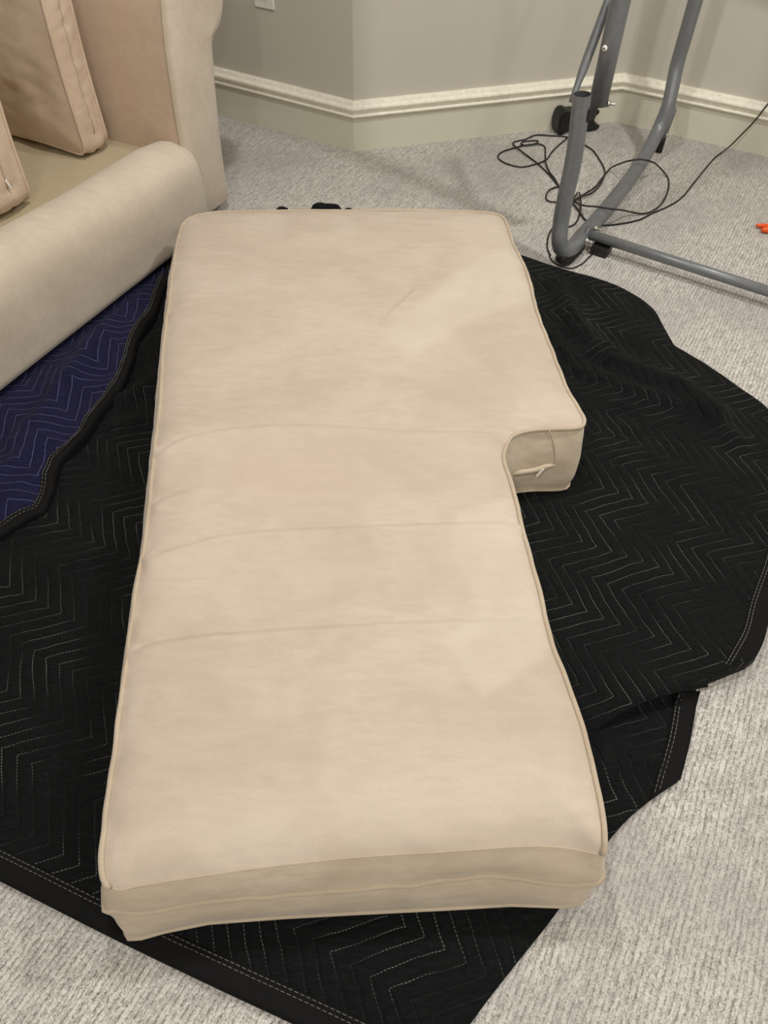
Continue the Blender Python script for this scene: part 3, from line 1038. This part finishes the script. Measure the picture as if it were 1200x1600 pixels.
# boxed loose pillows on the seat
def boxed_pillow(name, label, origin, ax_, ay_, az_, wid, hei, thick, crown, seed, zipper=False):
    """face spans ax_ (width) and ay_ (height); thickness runs along az_ from the back face to the front face."""
    root = thing(name, label, 'pillow', origin)
    rr = .035
    ol = []
    for (cx_, cy_, a0) in ((wid - rr, rr, -90), (wid - rr, hei - rr, 0), (rr, hei - rr, 90), (rr, rr, 180)):
        for a in np.linspace(a0, a0 + 90, 6):
            ol.append(np.array([cx_ + rr * math.cos(math.radians(a)), cy_ + rr * math.sin(math.radians(a))]))
    ol = smooth(ol, .012, closed=True)
    m = len(ol); c = ol.mean(0)
    # edges pull in a little between the corners
    for i in range(m):
        q = ol[i]
        ol[i, 0] += .012 * math.sin(math.pi * q[1] / hei) * (1 if q[0] < wid * .2 else -1 if q[0] > wid * .8 else 0)
        ol[i, 1] += .012 * math.sin(math.pi * q[0] / wid) * (1 if q[1] < hei * .2 else -1 if q[1] > hei * .8 else 0)
    W_ = lambda a, b_, t: np.array(origin) + ax_ * a + ay_ * b_ + az_ * t
    vv, ff = fill(ol, .014)
    d = seg_dist(vv, ol)
    wr = np.array([nz(x, y, seed, 9) * .009 + nz(x * .6, y * 1.3, seed + 3, 26) * .004 for x, y in vv]) * (1 - np.exp(-d / .03))
    cr = crown * (1 - np.exp(-d / .07))
    mesh('front_panel', [W_(p[0], p[1], thick + h) for p, h in zip(vv, cr + wr)], ff, MAT['pillow'], root)
    mesh('back_panel', [W_(p[0], p[1], -h) for p, h in zip(vv, cr * .6)], ff, MAT['pillow'], root)
    tgn = np.roll(ol, -1, 0) - np.roll(ol, 1, 0); tgn /= np.linalg.norm(tgn, axis=1)[:, None]
    no = np.stack([tgn[:, 1], -tgn[:, 0]], 1)
    if (no[0] @ (ol[0] - c)) < 0: no = -no
    V = []; F = []; NBX = 10
    for j in range(NBX + 1):
        k = j / NBX
        for i in range(m):
            o_ = .012 * math.sin(math.pi * k) - .004 * math.exp(-((k - .5) / .06) ** 2) + (nz(i * .75, k * 3.5, seed) * .009 + nz(i * .22, k * 2, seed + 2) * .006) * math.sin(math.pi * k)
            q = ol[i] + no[i] * o_
            V.append(W_(q[0], q[1], thick * k))
    for j in range(NBX):
        for i in range(m):
            l = (i + 1) % m
            F.append((j * m + i, j * m + l, (j + 1) * m + l, (j + 1) * m + i))
    mesh('boxing', V, F, MAT['pillow'], root)
    for t_ in (0, thick):
        tube('piping', [W_(*(ol[i] + no[i] * .002), t_) for i in range(m)], .0042, MAT['pillow'], root, n=8, closed=True)
    BV = V
    side = [i for i in range(m) if ol[i, 0] < rr * .9 and .05 < ol[i, 1] < hei - .05]
    side = sorted(side, key=lambda i: ol[i, 1])
    tube('zipper_seam', [BV[(NBX // 2) * m + i] + ax_ * no[i][0] * .001 + ay_ * no[i][1] * .001 for i in side], .0022, MAT['pipe'], root, n=6)
    if zipper:
        i = side[1]
        p0 = BV[(NBX // 2) * m + i]
        wn_ = ax_ * no[i][0] + ay_ * no[i][1]
        t2 = np.cross(wn_, ay_)
        p0 = p0 + wn_ * .006
        dirn = ay_ * .9 + t2 * .3; dirn /= np.linalg.norm(dirn)
        bx = np.cross(wn_, dirn)
        box('zipper_pull', p0, dirn, bx, wn_, .026, .006, .003, MAT['zip'], root, bev=.0008)
    return root


def tilt(a, b, ang):
    return a * math.cos(ang) + b * math.sin(ang), b * math.cos(ang) - a * math.sin(ang)


# pillow leaning on the far arm: width runs back (EY), thickness runs towards the camera (E1)
u_, t_ = tilt(Z, E1, -.0)
boxed_pillow('sofa_pillow', 'beige suede boxed pillow standing upright against the far sofa arm', sofa_w(.222, .252, .246), EY, Z, E1, .42, .50, .098, .03, 2.0)
zz_, tt_ = tilt(Z, E1, -.05)
boxed_pillow('sofa_pillow', 'beige suede pillow with silver zip pull, cut off by the left picture edge', sofa_w(.602, .203, .246), EY, zz_, tt_, .42, .40, .13, .03, 6.0, zipper=True)

# ------------------------------------------------------------------ grey steel exercise frame
fr = thing('exercise_frame', 'grey tubular steel exercise frame standing in the wall corner', 'exercise frame', (.60, 2.3, 0))
TR = .0246
upr = onplane(1064, 80, (0, 2.955, 0), Y)
foot = [onplane(910, 147, (0, 2.165, 0), Y), onplane(896, 250, (0, 2.160, 0), Y), onplane(881, 320, (0, 2.148, 0), Y), onplane(876, 350, (0, 2.140, 0), Y), P(874, 374, .090), P(876, 387, .062),
        P(884, 392, .046), P(897, 384, .041), P(911, 367, .040), P(940, 335, .040), P(974, 293, .040), P(1000, 257, .045), P(1016, 229, .072), P(1030, 200, .115), P(1044, 165, .185),
        np.array([upr[0], upr[1], .30]), np.array([upr[0], upr[1], .40]), np.array([upr[0], upr[1], .7]), np.array([upr[0], upr[1], 1.1]), np.array([upr[0], upr[1], 1.55])]
0 and print('FOOT', [np.round(p, 3).tolist() for p in foot], 'upright wall gap', (W2 - upr)[:2] @ np.array([.469, .883]))
fp = smooth(foot, .016)
tube('base_tube', fp, TR, MAT['steel'], fr, n=20, caps=False)
d0 = fp[0] - fp[1]; d0 /= np.linalg.norm(d0)
# bore of the open end
bore = [fp[0] + d0 * .0, fp[0] - d0 * .012, fp[0] - d0 * .06]
V1, F1 = tube_geo(bore, TR - .0025, 20, caps=False)
rimV = []
V2, F2 = tube_geo([fp[0] + d0 * .0001, fp[0] + d0 * .0002], [TR, TR - .0025], 20, caps=False)
V, F = join_geo([(V1, F1), (V2, F2)])
mesh('tube_bore', V, F + [tuple(40 + i for i in range(20))], MAT['steel_in'], fr)
# rubber shoe under the front bend
sh = [p - Z * .022 for p in smooth([P(877, 391, .058), P(885, 395, .044), P(897, 385, .039), P(911, 369, .037)], .01)]
V, F = tube_geo(sh, np.interp(np.linspace(0, 1, len(sh)), [0, .3, .8, 1], [.017, .0215, .0215, .014]), 14)
V = [np.array([p[0], p[1], max(p[2], 0.0)]) for p in V]
mesh('rubber_foot', V, F, MAT['rubber'], fr)
# main post
pp = onplane(934, 163, (0, 2.255, 0), Y); PB = pp[2]; pp[2] = 0
PR = .0262
post = [pp + Z * h for h in (PB, .6, .9, 1.2, 1.55)]
tube('post', post, PR, MAT['steel'], fr, n=24)
# hidden upper part: cross members that tie post and upright together
top = [pp + Z * 1.50, pp + Z * 1.50 + np.array([.2, .32, 0]), np.array([upr[0], upr[1], 1.50])]
tube('upper_tube', top, .02, MAT['steel'], fr, n=14)
upright2 = np.array([upr[0], upr[1], 0]) + DL * .55
for h in (.86, 1.12):
    tube('upper_tube', [np.array([upr[0], upr[1], h]), upright2 - np.array([0, .06, -h])], .022, MAT['steel'], fr, n=14)
# clevis plates tying post to the stub
br = fp[3] - Z * .0
lat = np.array([.75, -.66, 0]); lat /= np.linalg.norm(lat)
fwd = np.array([.66, .75, 0]); fwd /= np.linalg.norm(fwd)
for s_ in (-1, 1):
    box('bracket_plate', br + lat * (s_ * .0268) + fwd * .020, fwd, lat, Z, .045, .003, .034, MAT['rubber'], fr, bev=.001)
# diagonal brace with flattened end
b0 = onplane(893, 160, (0, 2.225, 0), Y); b1 = onplane(904, 128, (0, 2.25, 0), Y); b2 = onplane(944, 20, (0, 2.31, 0), Y)
bd = (b2 - b1); bd /= np.linalg.norm(bd)
V, F = tube_geo([b0, b0 + (b1 - b0) * .5, b1, b1 + bd * .03, b1 + bd * .10, b2, b2 + bd * .25], [.0085, .009, .0095, .0125, .013, .013, .013], 14)
mesh('brace', V, F, MAT['steel'], fr)


def bolt(p, d, L=.016, r=.0065, parent=fr):
    d = np.array(d, float); d /= np.linalg.norm(d)
    parts = [tube_geo([p, p + d * .007], [r * 1.25, r * 1.25], 6), tube_geo([p - d * .001, p + d * .0016], r * 1.7, 16), tube_geo([p + d * .006, p + d * (L + .004), p + d * (L + .006)], [r * .55, r * .55, r * .35], 10)]
    V, F = join_geo(parts)
    return mesh('bolt', V, F, MAT['chrome'], parent)


q = onplane(947, 161, pp, np.array([0, 1., 0]))
bolt(np.array([pp[0] + PR * .98, pp[1] - .004, q[2] + .0]), (1, -.1, -.05), .017)
# domed cap screw on the post
q = onplane(941, 77, pp - Y * PR, Y)
nd_ = np.array([q[0] - pp[0], q[1] - pp[1], 0]); nd_ /= np.linalg.norm(nd_)
cpos = np.array([pp[0], pp[1], q[2]]) + nd_ * PR
V, F = join_geo([tube_geo([cpos - nd_ * .002, cpos + nd_ * .002, cpos + nd_ * .0035], [.0075, .0075, .0055], 16)])
cs = mesh('cap_screw', V, F, MAT['zip'], fr)
V, F = tube_geo([cpos + nd_ * .0034, cpos + nd_ * .0042], .0028, 6)
mesh('hex_socket', V, F, MAT['steel_in'], cs)
# crossbar along the floor
c0 = P(924, 367, .05); c1 = P(1200, 455, .048)
cdv = (c1 - c0) / np.linalg.norm(c1 - c0)
cend = c1 + cdv * .12
tube('crossbar', [c0 - cdv * .012, c0 + cdv * .3, cend], .0155, MAT['steel'], fr, n=16)
V, F = tube_geo([c0 - cdv * .018, c0 - cdv * .008], .024, 16)
mesh('crossbar_flange', V, F, MAT['steel'], fr)
bolt(P(930, 357, .06), cdv + Z * .05, .014)
bolt(P(916, 376, .05), cdv + Z * .02, .014)
# second base tube beyond the right picture edge that carries the crossbar
off2 = cend - P(893, 378, .04) * np.array([1, 1, 0]) - np.array([0, 0, .05])
fd = np.array([.445, .895, 0])
b2p = [np.array([cend[0], cend[1], 0]) + fd * s_ + Z * z_ for s_, z_ in ((-.08, .16), (-.07, .08), (-.03, .04), (.05, .035), (.40, .035))]
tube('base_tube', smooth(b2p, .02), TR, MAT['steel'], fr, n=16)
# rear brace at the foot of the upright
r0 = onplane(1052, 172, upr + Y * .02, Y); r1 = onplane(1035, 218, upr - Y * .005, Y)
V, F = tube_geo([r0 + (r0 - r1) * .12, r0, (r0 + r1) / 2, r1], [.006, .0125, .0125, .0115], 14)
mesh('rear_brace', V, F, MAT['steel'], fr)
V, F = tube_geo([r1 + Z * .008, r1 - Z * .012, np.array([r1[0] - .006, r1[1] - .012, .001])], [.0125, .0125, .0135], 12)
mesh('rubber_cap', V, F, MAT['rubber'], fr)
bolt(onplane(1041, 211, upr - Y * .01, Y), (1, -.35, 0), .010)

# ------------------------------------------------------------------ black moulded block by the wall
mw = (W2 - W1) / np.linalg.norm(W2 - W1); mn = np.array(nrms[1])
bo_ = W1 + mw * ((np.array([.645, 3.09, 0]) - W1) @ mw) + mn * .066
out = [(.012, 0), (.030, .004), (.040, .022), (.075, .016), (.130, .006), (.178, .010), (.183, .024), (.164, .034), (.154, .052), (.156, .072), (.168, .084), (.166, .098), (.14, .102), (.09, .100), (.040, .104), (.026, .112), (.008, .108), (0, .09), (-.003, .05), (.002, .012)]
pbk = thing('plastic_block', 'black moulded plastic block on the carpet at the back wall, behind the open grey tube', 'block', bo_)
prism('body', [tuple(p) for p in smooth([np.array(p) for p in out], .006, closed=True)], .060, lambda a, b_, c: bo_ + mw * a + Z * b_ * .82 - mn * (c - .0), MAT['plastic'], pbk, bev=.003)
rec = smooth([np.array(p) for p in ((.008, .03), (.008, .09), (.026, .098), (.03, .07), (.028, .03), (.018, .02))], .006, closed=True)
prism('end_cap', [tuple(p) for p in rec], .004, lambda a, b_, c: bo_ + mw * a + Z * b_ * .82 + mn * c, MAT['rubber'], pbk, bev=.001)

# ------------------------------------------------------------------ power cord
pc = thing('power_cord', 'thin black power cord looped on the carpet around the grey frame, rising to the right', 'cord', (.7, 2.6, 0))
cz = .0032


def cord(pts, name='cord', r=.0029):
    q = [P(p[0], p[1], p[2] if len(p) > 2 else cz) if not isinstance(p, np.ndarray) else p for p in pts]
    return tube(name, smooth(q, .012), r, MAT['cable'], pc, n=8)


rw = W2 + NR * .02
endp = onplane(1275, 70, rw, NR)
# long lead: from the block by the foot, around, to the right and up to the wall
cord([(860, 399, .004), (856, 391), (855, 380), (858, 366), (866, 352), (880, 330, .004), (893, 318, .006), (905, 330, .006), (914, 343, .004), (925, 349, .0032), (938, 352, .0032), (968, 350), (1000, 343), (1018, 334), (1045, 322), (1065, 309), (1085, 285), (1105, 260),
      (1120, 244, .004)] + [onplane(u, v, W2 + NR * o, NR) for u, v, o in ((1140, 229, .055), (1160, 209, .05), (1180, 188, .045), (1200, 162, .04), (1235, 118, .035))] + [endp])
# loop to the right
cord([(897, 313, .009), (915, 302, .008), (930, 292, .006), (942, 277, .007), (955, 262, .015), (968, 256, .045), (984, 251, .078), (1000, 249, .086), (1016, 252, .080), (1031, 262, .03), (1042, 275), (1045, 290), (1040, 308), (1030, 322, .007), (1014, 332, .008), (1002, 334, .006), (985, 331, .018), (970, 328, .055), (958, 327, .071), (945, 325, .0745), (932, 323, .068), (918, 322, .03), (908, 320, .010), (897, 315, .010)])
# left coils
cord([(897, 314, .012), (885, 303, .006), (872, 290), (858, 273), (838, 254), (818, 239, .007), (807, 230, .009), (801, 224), (806, 221), (820, 218), (838, 211), (860, 212), (885, 214), (910, 225), (925, 234), (937, 250), (945, 267), (943, 278, .010), (935, 292, .010), (922, 303, .010), (908, 307, .012), (897, 314, .014)])
cord([(886, 216, .006), (872, 228), (862, 238), (853, 250, .006), (835, 257), (815, 261), (795, 257), (780, 249), (779, 242), (788, 236), (804, 231, .006), (820, 227), (838, 224), (841, 220), (830, 220), (816, 222), (815, 226, .006), (825, 227, .007), (842, 225, .007), (850, 228), (852, 240), (853, 255, .008), (858, 268), (867, 280), (880, 302, .008), (893, 314, .014)])
cord([(873, 291, .007), (860, 296), (853, 307), (856, 314), (870, 316), (890, 316, .012), (904, 300, .010), (907, 310, .010), (907, 325, .01), (904, 340), (897, 351), (885, 355), (875, 352)])
# tail to the adapter
cord([(858, 399, .004), (864, 409, .0032), (876, 415.5, .0030), (890, 419.5, .0030), (907, 414, .0030), (920, 402, .005), (931, 391, .010)], r=.0024)
ac = P(940, 388, .017)
ad = box('adapter_box', ac, cdv, np.cross(Z, cdv), Z, .056, .052, .030, MAT['plastic'], pc, bev=.003)
box('adapter_ridge', ac + Z * .016, cdv, np.cross(Z, cdv), Z, .050, .004, .002, MAT['cable'], ad, bev=.0005)
# plug at the wall, just outside the picture
box('plug', endp + NR * .0, DL, NR, Z, .024, .04, .024, MAT['plastic'], pc, bev=.003)

# ------------------------------------------------------------------ orange tool at the right edge
og = P(1196, 358, .008)
ot = thing('orange_tool', 'bright orange plastic object with two rounded prongs on the carpet, cut by the right edge', 'tool', (og[0], og[1], 0))
ra = np.array([.97, -.12, 0]); ra /= np.linalg.norm(ra); rb = np.array([-ra[1], ra[0], 0])
for (s0, s1, lift_, rad, nm) in ((.014, .02, .012, .0072, 'prong'), (-.012, -.004, .010, .0100, 'prong')):
    a0 = og + ra * (-.030 if s0 > 0 else -.018) + rb * s0 + Z * (.010 - og[2] + .001)
    path = smooth([a0, a0 + ra * .015 + Z * .001, a0 + ra * .05 + rb * (s1 - s0) * .5, a0 + ra * .11 + rb * (s1 - s0)], .006)
    rd = np.interp(np.linspace(0, 1, len(path)), [0, .05, .15, 1], [rad * .35, rad * .8, rad, rad])
    tube(nm, path, rd, MAT['orange'], ot, n=14)
hub = og + ra * .095 + rb * .004 + Z * (.010 - og[2])
box('body', hub + ra * .03, ra, rb, Z, .07, .036, .018, MAT['orange'], ot, bev=.005)
